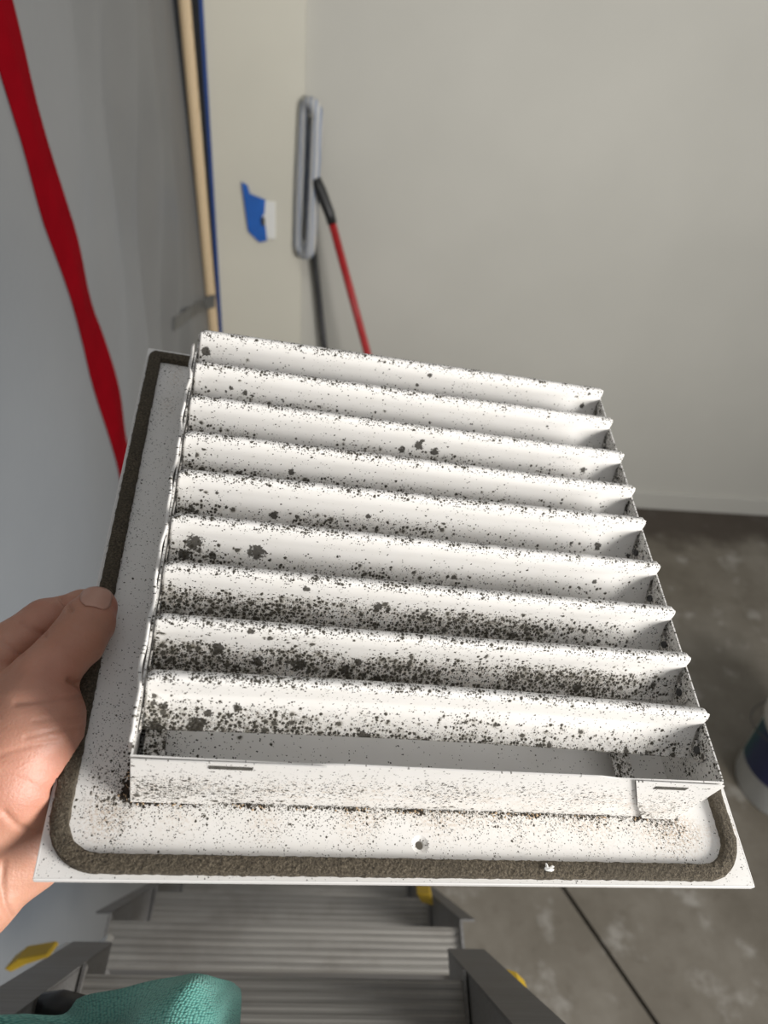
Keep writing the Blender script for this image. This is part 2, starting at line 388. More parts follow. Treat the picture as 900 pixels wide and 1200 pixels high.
h0 = on_y(371, 212, 2.37)-m0; h1 = on_y(386, 250, 2.34)-m0; h2 = on_y(430, 412, 2.24)-m0; hd = (h2-h1)/np.linalg.norm(h2-h1); tt = (-(m0[2])+.015-h1[2])/hd[2]
MB().tube([h0+np.array([-.02, .02, -.01]), h0, h0+(h1-h0)*.3, h1, h1+hd*.03], [.013, .017, .018, .016, .015], 12).build('swivel_joint', M_black, mop, smooth=True)
MB().tube([h1+hd*.02, h1+hd*tt], .0125, 14).build('handle', M_red, mop, smooth=True)
MB().tube([h1+hd*(tt-.06), h1+hd*(tt-.004)], .0145, 14).build('end_cap', M_black, mop, smooth=True)
a = on_y(367, 290, 2.435); b = on_y(380, 405, 2.42); d = (b-a)/(b[2]-a[2])
bs = empty('broom_stick', loc=tuple(b+d*(.0-b[2]))); tag(bs, 'thin black stick standing behind the mop pad against the wall', 'stick')
P = np.array(bs.location)
MB().tube([a+d*.02-P, (b+d*(.014-b[2]))-P], .0105, 12).build('shaft', M_black, bs, smooth=True)
MB().tube([a+d*.02-P, a+d*.05-P], [.0125, .009], 12).build('end_cap', M_black, bs, smooth=True)

# bucket
BX, BY = 1.425, 1.175
bk = empty('bucket', loc=(BX, BY, 0)); tag(bk, 'white plastic bucket with dark blue and green label on the concrete floor', 'bucket')
MB().lathe([(0, 0), (.128, 0), (.131, .006), (.146, .30), (.147, .305)], (0, 0, 0), 64).build('bucket_body', simple('milky_plastic', (.50, .51, .50), .35, noise_amt=.04), bk, smooth=True)
MB().lathe([(.147, .285), (.158, .287), (.158, .305), (.154, .307), (.154, .325), (.160, .327), (.160, .362), (.147, .362), (.147, .285)], (0, 0, 0), 64).build('rim_collar', simple('rim_plastic', (.52, .50, .46), .4, noise_amt=.03), bk)
MB().lathe([(.161, .350), (.162, .372), (.150, .376), (.145, .366), (0, .366)], (0, 0, 0), 64).build('lid', M_white, bk)
lt = NT('bucket_label_print'); g = lt.n('ShaderNodeTexCoord').outputs['Object']; sx = lt.n('ShaderNodeSeparateXYZ'); lt.l(g, sx.inputs[0])
nn = lt.noise(g, 40, 3)
lt.l(lt.ramp(lt.math('MULTIPLY_ADD', nn.outputs[0], .15, lt.math('MULTIPLY_ADD', sx.outputs[1], 3.0, .45)), [(.3, (.02, .022, .09)), (.55, (.018, .035, .10)), (.8, (.012, .11, .09))]), lt.b.inputs['Base Color'])
v = []; f = []
for i in range(41):
    an = math.radians(150+i*2.9)
    for k, z in enumerate((.085+.0013*i, .275)):
        r = .1325+(z-.006)/.294*.015; v.append((r*math.cos(an), r*math.sin(an), z))
for i in range(40): f.append((2*i, 2*i+2, 2*i+3, 2*i+1))
o = mesh('label', v, f, lt.m, bk, smooth=True); o['label'] = 'dark blue and green printed label'
for an in (math.radians(20), math.radians(200)):
    MB().tube([(.159*math.cos(an), .159*math.sin(an), .30), (.168*math.cos(an), .168*math.sin(an), .30)], .010, 12).build('handle_lug', M_white, bk)
v = [(.163*math.cos(math.radians(200))*math.cos(t)-0, 0, 0) for t in (0,)]
hp = []
for k in range(25):
    t = math.pi*k/24; a0 = math.radians(20); ex = np.array([math.cos(a0), math.sin(a0), 0]); ey = np.array([-math.sin(a0), math.cos(a0), 0])
    hp.append(ex*.170*math.cos(t)+ey*.172*math.sin(t)+np.array([0, 0, .30-.10*math.sin(t)]))
MB().tube(hp, .002, 8).build('wire_handle', M_dark, bk, smooth=True)

# ------------------------------------------------------------------ the ladder
def ry(z): return .215+(1.28-z)*.52         # leaning line of the rails
LX = -.025
LP = np.array([LX, ry(0), 0])
ld = empty('stepladder', loc=tuple(LP)); tag(ld, 'worn grey aluminium ladder with ridged treads and yellow plastic corners below the register', 'ladder')
def lhalf(z): return .182 if z > 1.07 else .236
for s in (-1, 1):
    for z0, z1, hw in ((0.0, .985, .236), (1.18, 1.62, .182)):
        m = MB()
        fw = .041 if z0 else .020
        for (dy, wy, dx, wx) in ((0, .066, .0015, .003), (-.034, .003, fw/2, fw), (.034, .003, fw/2, fw)):
            v = []
            for z in (z0, z1):
                cx = s*(hw+dx); cy = ry(z)-LP[1]+dy
                for (a_, b_) in ((-.5, -.5), (.5, -.5), (.5, .5), (-.5, .5)): v.append((cx+s*a_*wx, cy+b_*wy, z))
            m.add(v, [(3, 2, 1, 0), (4, 5, 6, 7), (0, 1, 5, 4), (1, 2, 6, 5), (2, 3, 7, 6), (3, 0, 4, 7)])
        m.build('rail', M_alu2, ld)
tz = [1.53, 1.28, 1.0, .72, .44, .16]
def tread(z, depth=.054):
    hw = lhalf(z)-.002; m = MB(); y0 = ry(z)-LP[1]
    prof = []
    n = 6
    for i in range(n):                      # ridged upper face
        a0 = -depth/2+depth*i/n; b0 = a0+depth/n
        prof += [(a0, 0), (a0+.002, .0009), (b0-.004, .0009), (b0-.002, 0)]
    prof += [(depth/2, 0), (depth/2, -.026), (depth/2-.003, -.026), (depth/2-.003, -.004), (-depth/2+.003, -.004), (-depth/2+.003, -.012), (-depth/2, -.012)]
    return m.prism([(-hw, y0+a_, z+b_) for a_, b_ in prof], (2*hw, 0, 0))
for z in tz:
    t_ = tread(z).build('tread', M_alu, ld)
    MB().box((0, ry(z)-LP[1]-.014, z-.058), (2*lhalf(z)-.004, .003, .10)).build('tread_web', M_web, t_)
    for s in (-1, 1):
        y0 = ry(z)-LP[1]; hw = lhalf(z)
        MB().prism([(s*(hw-.002), y0-.032, z+.006), (s*(hw-.002), y0+.034, z+.006), (s*(hw-.002), y0+.030, z-.045), (s*(hw-.002), y0-.024, z-.080)], (-s*.003, 0, 0)).build('bracket', M_alu2, t_)
        for q_ in (-.014, .014): MB().tube([(s*(hw-.009), y0+q_, z-.015), (s*(hw-.003), y0+q_, z-.015)], .005, 10).build('rivet', M_alu, t_)
# folding locks: pale lips standing over the ends of the lower rails
for s in (-1, 1):
    pp = ([(541, 1141), (549, 1145), (571, 1146), (579, 1155), (573, 1158), (565, 1152), (545, 1151), (538, 1146)] if s > 0 else [(62, 1117), (72, 1111), (95, 1112), (104, 1114), (124, 1101), (130, 1105), (108, 1119), (68, 1116)])
    pp = [at_depth(x, y, .80 if s > 0 else .88)-LP for x, y in pp]; nrm = nz(np.cross(pp[1]-pp[0], pp[4]-pp[0])); nrm = nrm if nrm[2] < 0 else -nrm
    MB().prism(pp, nrm*.012).build('hinge_lip', M_lip, ld)
LPW = LP
for poly, dd in (([(577, 1148), (610, 1158), (620, 1168), (628, 1190), (612, 1186), (596, 1174), (588, 1166)], .80), ([(4, 1136), (20, 1124), (54, 1118), (58, 1122), (30, 1131), (12, 1140)], .93), ([(488, 1047), (505, 1048), (508, 1062), (494, 1058)], 1.25)):
    pp = [at_depth(x, y, dd)-LPW for x, y in poly]
    nrm = nz(np.cross(pp[1]-pp[0], pp[3]-pp[0])); nrm = nrm if nrm[2] < 0 else -nrm
    MB().prism(pp, nrm*.03).build('corner_guard', M_yellow, ld, bevel=.002)
for s in (-1, 1):
    MB().box((s*.256, ry(.02)-LP[1], .018), (.046, .08, .036)).build('foot', M_black, ld, bevel=.006)
# ------------------------------------------------------------------ teal cloth over the ladder top
CL = at_depth(190, 1185, .52)
def cloth():
    ctrl = [  # rows from back to front, px x, px y, depth
        [(92, 1178, .535), (104, 1166, .53), (150, 1158, .515), (205, 1150, .50), (228, 1147, .495), (252, 1150, .505), (270, 1153, .525), (277, 1160, .545)],
        [(70, 1196, .535), (104, 1186, .525), (150, 1176, .508), (190, 1166, .485), (222, 1157, .478), (250, 1166, .492), (266, 1160, .515), (278, 1170, .54)],
        [(20, 1194, .53), (95, 1205, .52), (148, 1196, .505), (172, 1192, .482), (206, 1186, .470), (245, 1190, .478), (262, 1180, .50), (277, 1190, .535)],
        [(-30, 1200, .525), (60, 1215, .52), (138, 1216, .502), (165, 1222, .488), (200, 1220, .470), (238, 1220, .475), (258, 1212, .495), (275, 1220, .53)],
        [(-60, 1240, .52), (50, 1252, .52), (130, 1256, .505), (160, 1262, .49), (196, 1262, .475), (236, 1262, .478), (256, 1256, .495), (272, 1264, .53)],
        [(-60, 1300, .52), (50, 1312, .52), (130, 1316, .505), (160, 1312, .49), (196, 1312, .475), (236, 1312, .478), (256, 1306, .495), (270, 1310, .53)]]
    P = np.array([[at_depth(*c)-CL for c in r] for r in ctrl])
    def cr(P, t):
        n = len(P)-1; i = min(int(t), n-1); f_ = t-i; p0 = P[max(i-1, 0)]; p1 = P[i]; p2 = P[i+1]; p3 = P[min(i+2, n)]
        return .5*((2*p1)+(-p0+p2)*f_+(2*p0-5*p1+4*p2-p3)*f_**2+(-p0+3*p1-3*p2+p3)*f_**3)
    NU, NV = 130, 90; vs = []; uvs = []
    for j in range(NV):
        tv = j/(NV-1)*(len(P)-1); row = np.array([cr(P[:, k], tv) for k in range(P.shape[1])])
        for i in range(NU):
            p = cr(row, i/(NU-1)*(P.shape[1]-1)); q = Vector(tuple(p*28)); k = .0018*noise.noise(q)
            vs.append(p+np.array([0, 0, k])); uvs.append((i/(NU-1)*.24, j/(NV-1)*.17))
    fs = [(j*NU+i, j*NU+i+1, (j+1)*NU+i+1, (j+1)*NU+i) for j in range(NV-1) for i in range(NU-1)]
    o = mesh('microfibre_cloth', vs, fs, M_cloth, smooth=True, uv=uvs); o.location = tuple(CL)
    sm = o.modifiers.new('s', 'SOLIDIFY'); sm.thickness = .003; sm.offset = -1
    return o
tag(cloth(), 'folded teal green waffle microfibre cloth draped over the top of the ladder, bottom left', 'cloth')
kp = [at_depth(48, 1184, .60), at_depth(70, 1183, .60), at_depth(100, 1188, .60)]
o = MB().tube(kp, [.012, .0135, .012], 14).build('black_handle', M_black, ld, smooth=True)
o.data.transform(Matrix.Translation(-Vector(tuple(LP))))
o = MB().prism([p-LPW for p in [at_depth(71, 1142, .75), at_depth(78, 1142, .75), at_depth(74, 1176, .72), at_depth(67, 1175, .72)]], (-.0, 0, -.003)).build('caution_sticker', M_yellow, ld); o['label'] = 'narrow yellow sticker'

#REG
# ------------------------------------------------------------------ the register (air vent), held back side up
reg = empty('air_register', VM); tag(reg, 'square white metal air register held back side up, louvres speckled with black mould', 'air vent')
mmv = lambda v: (v[0]/1000, v[1]/1000, v[2]/1000)
def G(x, c, s): return np.exp(-((x-c)/s)**2)
def sst(x, a, b): t = np.clip((x-a)/(b-a), 0, 1); return t*t*(3-2*t)
def noisef(U, V, sc, seed):
    return np.array([noise.noise(Vector((u*sc, v*sc, seed))) for u, v in zip(U, V)])

# face flange: four strips about the neck, the front one with a real screw hole
UL, UR, VB, VT = 34.5, 326., 35.5, 324.; PU, PV = 365., 354.
hc = puv(492, 990)[:2]; hr = 2.6; hs = 6.0
us = sorted(set(np.round(np.concatenate([np.arange(0, UL, 1.5), [UL], np.arange(UL+1.5, UR, 1.5), [UR], np.arange(UR+1.5, PU, 1.5), [PU], [hc[0]-hs, hc[0]+hs]]), 3)))
us = [u for u in us if not (hc[0]-hs < u < hc[0]+hs)]
vs_ = sorted(set(np.round(np.concatenate([np.arange(0, VB, 1.5), [VB], np.arange(VB+1.5, VT, 1.5), [VT], np.arange(VT+1.5, PV, 1.5), [PV], [hc[1]-hs, hc[1]+hs]]), 3)))
vs_ = [u for u in vs_ if not (hc[1]-hs < u < hc[1]+hs)]
V = []; idx = {}
for j, vv in enumerate(vs_):
    for i, uu in enumerate(us): idx[i, j] = len(V); V.append((uu, vv, 0))
Fc = []
for j in range(len(vs_)-1):
    for i in range(len(us)-1):
        cu = (us[i]+us[i+1])/2; cv = (vs_[j]+vs_[j+1])/2
        if UL < cu < UR and VB < cv < VT: continue
        if abs(cu-hc[0]) < hs-.01 and abs(cv-hc[1]) < hs-.01: continue
        Fc.append((idx[i, j], idx[i+1, j], idx[i+1, j+1], idx[i, j+1]))
iu = us.index(min(us, key=lambda x: abs(x-(hc[0]-hs)))); jv = vs_.index(min(vs_, key=lambda x: abs(x-(hc[1]-hs))))
corn = [idx[iu, jv], idx[iu+1, jv], idx[iu+1, jv+1], idx[iu, jv+1]]
ringn = 24; rings = []
for rr, hh in ((4.6, .0), (3.6, -.5), (2.6, -.9), (2.5, -1.8)):
    st = len(V)
    for k in range(ringn):
        a_ = 2*math.pi*(k/ringn)-.75*math.pi; V.append((hc[0]+rr*math.cos(a_), hc[1]+rr*math.sin(a_), hh))
    rings.append(st)
for q_ in range(4):
    for k in range(-3, 3): Fc.append((corn[q_], rings[0]+(q_*6+k+1) % ringn, rings[0]+(q_*6+k) % ringn))
    Fc.append((corn[q_], corn[(q_+1) % 4], rings[0]+(q_*6+3) % ringn))
for r_ in range(3):
    for k in range(ringn): Fc.append((rings[r_]+k, rings[r_]+(k+1) % ringn, rings[r_+1]+(k+1) % ringn, rings[r_+1]+k))
Va = np.array(V); U_, V_ = Va[:, 0], Va[:, 1]
nl = noisef(U_, V_, .045, 2.0); nh = noisef(U_, V_, .15, 9.0)
db = np.maximum(np.maximum(UL-U_, VB-V_), 0)                  # distance from neck wall, left and front
front = (V_ < VB)
fine = .03+.09*np.clip(nl+.2, 0, 1)+.85*np.exp(-np.maximum(VB-V_, 0)/4.5)*front*(U_ > 30)*(U_ < 330)+.22*np.exp(-np.maximum(UL-U_, 0)/4)*(U_ < UL)
fine += .45*G(U_, 28, 13)*G(V_, 42, 20)+.10*sst(-nl, -.1, .4)*(U_ < 30)+.30*G(U_, 11.5, 1.8)*np.clip(nh+.35, 0, 1)*(V_ > 150)
fine += .35*G(V_, 22, 10)*np.clip(nh+.2, 0, 1)*(U_ > 60)*(U_ < 340)
mould = .85*np.exp(-np.hypot(np.maximum(33-U_, 0), V_-38)/7)*(U_ < 35)+.95*np.exp(-np.maximum(VB-V_, 0)/1.6)*front*(U_ > 33)*(U_ < 320)
blot = .62*np.exp(-np.hypot(U_-32, V_-36)/5)+.85*front*np.exp(-np.maximum(VB-V_, 0)/2.0)*(U_ > 34)*(U_ < 316)*(1+nh*.8)
tan = .75*G(U_, 24, 9)*G(V_, 27, 9)+.55*G(V_, 29, 6)*np.clip(.4+nl*1.6, 0, 1)*(U_ > 20)+.9*G(U_, 325, 14)*G(V_, 27, 10)+.4*G(U_, 22, 6)*G(V_, 330, 12)+.3*G(U_, 20, 5)*G(V_, 300, 12)
fine += .5*G(U_, 322, 9)*G(V_, 29, 8)
blot += .5*G(U_, 322, 5)*G(V_, 29, 4)*0
plate = mesh('face_flange', [mmv(p) for p in V], [f_ for f_ in Fc], M_blade, reg, attrs=dict(fine=np.clip(fine, 0, .9), mould=np.clip(mould, 0, 1), blot=np.clip(blot, 0, 1), tan=np.clip(tan, 0, .9)), uv=Va[:, :2]*1.45/1000+5)
bm = bmesh.new(); bm.from_mesh(plate.data); bmesh.ops.recalc_face_normals(bm, faces=bm.faces); bm.to_mesh(plate.data); bm.free()
sm = plate.modifiers.new('s', 'SOLIDIFY'); sm.thickness = .0009; sm.offset = 0
M_enam = simple('clean_white_enamel', (.78, .77, .75), .3, noise_amt=.03, scale=60)
m = MB(); LT = 1.0
for (cx, cy, dx, dy) in ((PU/2, -.4, PU+1.6, LT), (PU/2, PV+.4, PU+1.6, LT), (-.4, PV/2, LT, PV), (PU+.4, PV/2, LT, PV)):
    m.box((cx/1000, cy/1000, -.0014), (dx/1000, dy/1000, .0038))
m.build('turned_edge', M_enam, reg, bevel=.0003)

# foam gasket: rounded rectangle ring with a crumbly surface
def rrect(u0, u1, v0, v1, rb, rt, n=14, step=2.0):
    pts = []
    def arc(cx, cy, r, a0):
        for k in range(n+1):
            a_ = a0+math.pi/2*k/n; pts.append((cx+r*math.cos(a_), cy+r*math.sin(a_)))
    arc(u0+rb, v0+rb, rb, math.pi); arc(u1-rb, v0+rb, rb, 1.5*math.pi); arc(u1-rt, v1-rt, rt, 0); arc(u0+rt, v1-rt, rt, .5*math.pi)
    out = []
    for i in range(len(pts)):
        a_ = np.array(pts[i]); b_ = np.array(pts[(i+1) % len(pts)]); k = max(1, int(np.linalg.norm(b_-a_)/step))
        for q in range(k): out.append(a_+(b_-a_)*q/k)
    return out
mid_ = rrect(5.3, 357.0, 5.9, 345.5, 20, 1.5)
nm = len(mid_); V = []; prof = [(-4.2, .3), (-4.3, 2.2), (-3.6, 4.2), (-1.8, 4.7), (0, 4.8), (1.8, 4.7), (3.6, 4.2), (4.3, 2.2), (4.2, .3)]
for i in range(nm):
    t_ = np.array(mid_[(i+1) % nm])-np.array(mid_[i-1]); t_ = t_/np.linalg.norm(t_); nn_ = np.array([t_[1], -t_[0]])
    for k, (a_, h_) in enumerate(prof):
        p = mid_[i]+nn_*a_; j_ = noise.noise(Vector((p[0]*.9, p[1]*.9, k*.7)))
        V.append((p[0]+nn_[0]*j_*.55, p[1]+nn_[1]*j_*.55, h_+(.45*noise.noise(Vector((p[0]*1.3, p[1]*1.3, 5))) if h_ > 3 else 0)))
npf = len(prof); Fc = [(i*npf+k, ((i+1) % nm)*npf+k, ((i+1) % nm)*npf+k+1, i*npf+k+1) for i in range(nm) for k in range(npf-1)]
Fc = [q[::-1] for q in Fc]
gk = mesh('foam_gasket', [mmv(p) for p in V], Fc, M_foam, reg, smooth=False); gk['label'] = 'brown foam gasket'

# neck walls
HW = 55.5
def wall_panel(name, fn, ulen, attrs_fn, hmax=HW, du=1.5, dh=1.3, seed=0, thick=.8):
    a = np.linspace(0, ulen, int(ulen/du)+1); b = np.linspace(0, 1, int(hmax/dh)+1)
    pts = []; uvs = []; A = []; B = []
    for bb in b:
        for aa in a: p = fn(aa, bb); pts.append(mmv(p)); uvs.append((aa/1000+seed, bb*hmax/1000+seed)); A.append(aa); B.append(bb*hmax)
    n_ = len(a); fs = [(j*n_+i, j*n_+i+1, (j+1)*n_+i+1, (j+1)*n_+i) for j in range(len(b)-1) for i in range(n_-1)]
    o = mesh(name, pts, fs, M_blade, reg, attrs=attrs_fn(np.array(A), np.array(B)), uv=uvs)
    s_ = o.modifiers.new('s', 'SOLIDIFY'); s_.thickness = thick/1000; s_.offset = 0
    return o
zero = lambda A: np.zeros_like(A)
def at_front(A, B):
    n1 = noisef(A, B, .03, 4.); n2_ = noisef(A, B*2.2, .10, 6.)
    low = 1-B/HW
    fine = .05+.55*np.exp(-((B-24)/15)**2)*np.clip(.55+n1*.9, 0, 1)+.35*G(A, 30, 30)*G(B, 20, 16)
    blot = .55*G(A, 22, 26)*G(B, 14, 7)*np.clip(.6+n2_*2.2, 0, 1.5)+.52*np.exp(-B/1.6)
    mould = .45*G(A, 30, 32)*G(B, 16, 11)+.25*np.exp(-B/4)
    tan = .55*G(B, 20, 16)*np.clip(.5+n2_, 0, 1)
    return dict(fine=np.clip(fine, 0, .8), mould=mould, blot=np.clip(blot, 0, 1), tan=tan)
wU = UR-UL
def ftop(a):      # rim height of the front wall, a little higher between its folded ends
    return HW+2.0*float(sst(np.array(a), 70, 95))*(1-float(sst(np.array(a), wU-75, wU-60)))
wall_panel('neck_wall', lambda a, b: (UL+a-(3.5*b*max(0, a/wU-.9)/.1), VB-.2-(2.2*math.sin(math.pi*a/wU)*b*.3), b*ftop(a)), wU, at_front, seed=1)
def at_side(A, B):
    n1 = noisef(A, B, .06, 8.)
    return dict(fine=np.clip(.12+.3*np.clip(n1+.2, 0, 1)+.35*(B/HW)**4, 0, 1), mould=.55*np.exp(-((B-40)/14)**2)*np.clip(.5+n1*1.5, 0, 1)*(A > 12), blot=.55*np.exp(-((B-44)/6)**2)*np.clip(n1*2.0, 0, 1), tan=zero(A))
wV = VT-VB
wall_panel('neck_wall', lambda a, b: (UL+.6, VB+a, b*HW*(1-.32*float(sst(np.array(a), 258, 276)))), wV, at_side, seed=2, du=2.2)
def rim_r(a): return 1-.0*a
wall_panel('neck_wall', lambda a, b: (UR-b*3.5, VB+a, b*HW), wV, at_side, seed=3, du=2.2)
wall_panel('neck_wall', lambda a, b: (UL+a, VT, b*(HW-10)), wU, at_side, seed=4, du=3)
# folded corner tabs on the front wall, each with a punched slot
def tabpanel(poly, slot, seed):
    # polygon in (u, h) drawn proud of the front wall, slot left open as a real hole
    (s0, s1, t0, t1) = slot
    bm = bmesh.new(); ring = [bm.verts.new((u/1000, (VB-1.9)/1000, h/1000)) for u, h in poly]
    hole = [bm.verts.new((u/1000, (VB-1.9)/1000, h/1000)) for u, h in ((s0, t0), (s1, t0+.3), (s1, t1+.3), (s0, t1))]
    es = [bm.edges.new((ring[i], ring[(i+1) % len(ring)])) for i in range(len(ring))]+[bm.edges.new((hole[i], hole[(i+1) % 4])) for i in range(4)]
    bmesh.ops.triangle_fill(bm, use_beauty=True, edges=es)
    for f_ in list(bm.faces):
        c_ = f_.calc_center_median()*1000
        if s0 < c_.x < s1 and t0 < c_.z < t1+.3 and all(v_ in hole for v_ in f_.verts): bm.faces.remove(f_)
    bmesh.ops.subdivide_edges(bm, edges=bm.edges, cuts=5, use_grid_fill=True); bmesh.ops.triangulate(bm, faces=bm.faces)
    vs = [tuple(v_.co) for v_ in bm.verts]; bm.verts.index_update(); fs = [tuple(v_.index for v_ in f_.verts) for f_ in bm.faces]; bm.free()
    A = np.array([v_[0]*1000-UL for v_ in vs]); B = np.array([v_[2]*1000 for v_ in vs])
    d = at_front(A, B); d['blot'] = np.clip(d['blot']+.55*G(A, 262, 12)*G(B, 10, 7)+.45*G(A, 245, 5)*G(B, 24, 4)*0, 0, 1); d['mould'] = d['mould']*.7+.45*G(A, 262, 18)*G(B, 12, 9)
    o = mesh('corner_tab', vs, fs, M_blade, reg, attrs=d, uv=[(a_/1000+seed, b_/1000+seed) for a_, b_ in zip(A, B)])
    s_ = o.modifiers.new('s', 'SOLIDIFY'); s_.thickness = .0007; s_.offset = 0
    return o
tabpanel([(UL+.5, 2), (UL+38, 2), (UL+64, 30), (UL+84, HW+1.5), (UL+.5, HW+.3)], (UL+33, UL+52, 50, 53), 6)
tabpanel([(UR-54, HW+.8), (UR-34, 22), (UR-20, 2), (UR-.3, 2), (UR-3.6, HW)], (UR-40, UR-22, 48.3, 51.3), 7)
M_slot = simple('slot_shade_and_seam', (.07, .065, .055), .7, noise_amt=.4, scale=300)  # dark colour for the shade inside the slots and for the seam lines
for ln_ in ([(UL+38, 3), (UL+64, 30), (UL+82, HW)], [(UR-54, HW+.5), (UR-34, 22), (UR-20, 3)]):   # dark seam lines along the folded edges
    MB().tube([((u_)/1000, (VB-1.9)/1000, h_/1000) for u_, h_ in ln_], .00028, 6).build('fold_line', M_slot, reg)
# the punched slots of the folded ends: thin plates coloured with the shade inside
for (u0, u1, h0, h1) in ((UL+33, UL+52, 50, 53.4), (UR-40, UR-22, 48.3, 51.7)):
    MB().box(((u0+u1)/2000, (VB-2.3)/1000, (h0+h1)/2000), ((u1-u0)/1000, .0005, (h1-h0)/1000)).build('slot', M_slot, reg)

# louvres
profile = [(2.8, 60.0), (1.6, 61.4), (-.4, 62.3), (-1.8, 62), (-2.6, 60.4), (-3.1, 56), (-3.5, 50.5), (-4.8, 47.6), (-8.6, 42), (-12.6, 36.8), (-14.8, 35.2)]
pp = np.array(profile, float); seg = np.r_[0, np.cumsum(np.hypot(*np.diff(pp, axis=0).T))]
ss = np.linspace(0, seg[-1], 38); pv = np.interp(ss, seg, pp[:, 0]); ph = np.interp(ss, seg, pp[:, 1])
k_ = np.array([.25, .5, .25])
for _ in range(2):
    pv[3:-1] = .25*pv[2:-2]+.5*pv[3:-1]+.25*pv[4:]; ph[3:-1] = .25*ph[2:-2]+.5*ph[3:-1]+.25*ph[4:]
AL = seg[-1]
vL = [308.5, 278.5, 248.5, 219, 190, 159.5, 129.5, 99.3, 70.0]; vR = [318.0, 288.0, 255.5, 225.5, 198.5, 164.6, 133, 103.0, 70.0]
#  (blade, s along 0..1, w across 0..1, radius mm)
BLOTS = [(0, 0.543, 0.34, 1.6), (0, 0.518, 0.59, 1.2), (0, 0.965, 0.24, 1.2), (0, 0.96, 0.53, 2), (0, 0.226, 0.22, 0.8), (0, 0.236, 0.36, 0.8), (0, 0.015, 0.51, 3), (0, 0.935, 0.34, 1), (1, 0.322, 0.69, 1), (1, 0.839, 0.47, 1), (1, 0.08, 0.53, 1.2), (1, 0.112, 0.59, 1.4), (1, 0.128, 0.62, 1.0), (1, 0.07, 0.6, .9), (1, 0.196, 0.64, 1.1), (2, 0.503, 0.51, 3), (2, 0.543, 0.59, 2.5), (2, 0.508, 0.41, 1.6), (2, 0.915, 0.59, 2.2), (2, 0.844, 0.39, 0.9), (2, 0.467, 0.63, 2), (3, 0.221, 0.63, 2), (3, 0.116, 0.75, 1.8), (3, 0.317, 0.86, 1.6), (4, 0.045, 0.44, 1.1), (4, 0.075, 0.46, 1.1), (4, 0.03, 0.78, 2.2), (4, 0.181, 0.9, 1.6), (4, 0.191, 0.75, 2.2), (4, 0.91, 0.75, 2.4), (4, 0.99, 0.88, 1.6), (4, 0.382, 0.61, 1.5), (5, 0.045, 0.58, 4.2), (5, 0.161, 0.64, 4.2), (5, 0.317, 0.58, 1), (5, 0.03, 0.78, 3), (5, 0.869, 0.61, 1.4), (5, 0.08, 0.75, 2), (6, 0.251, 0.34, 2), (6, 0.392, 0.58, 2.5), (6, 0.412, 0.61, 1.5), (6, 0.739, 0.69, 1.5), (6, 0.171, 0.93, 1.8), (6, 0.482, 0.68, 1.5), (6, 0.859, 0.86, 1.4), (7, 0.251, 0.76, 3), (7, 0.332, 0.78, 2.6), (7, 0.352, 0.66, 2), (7, 0.789, 0.86, 3), (7, 0.106, 0.61, 3), (7, 0.176, 0.76, 3), (7, 0.191, 0.34, 1.5), (7, 0.156, 0.22, 1.8), (7, 0.392, 0.92, 2.5), (8, 0.085, 0.92, 4), (8, 0.101, 0.75, 2), (8, 0.146, 0.64, 2), (8, 0.211, 0.69, 1.1), (8, 0.367, 1.0, 3), (8, 0.02, 1.0, 4), (8, 0.03, 0.66, 2), (8, 0.477, 1.0, 1.5), (8, 0.136, 0.78, 1.2)]
amp = [(.14, .25), (.38, .35), (.5, .45), (.6, .5), (.7, .55), (.62, .5), (1.25, .6), (1.4, .6), (.95, .55)]
xs = np.arange(36.5, 323.01, 1.25)
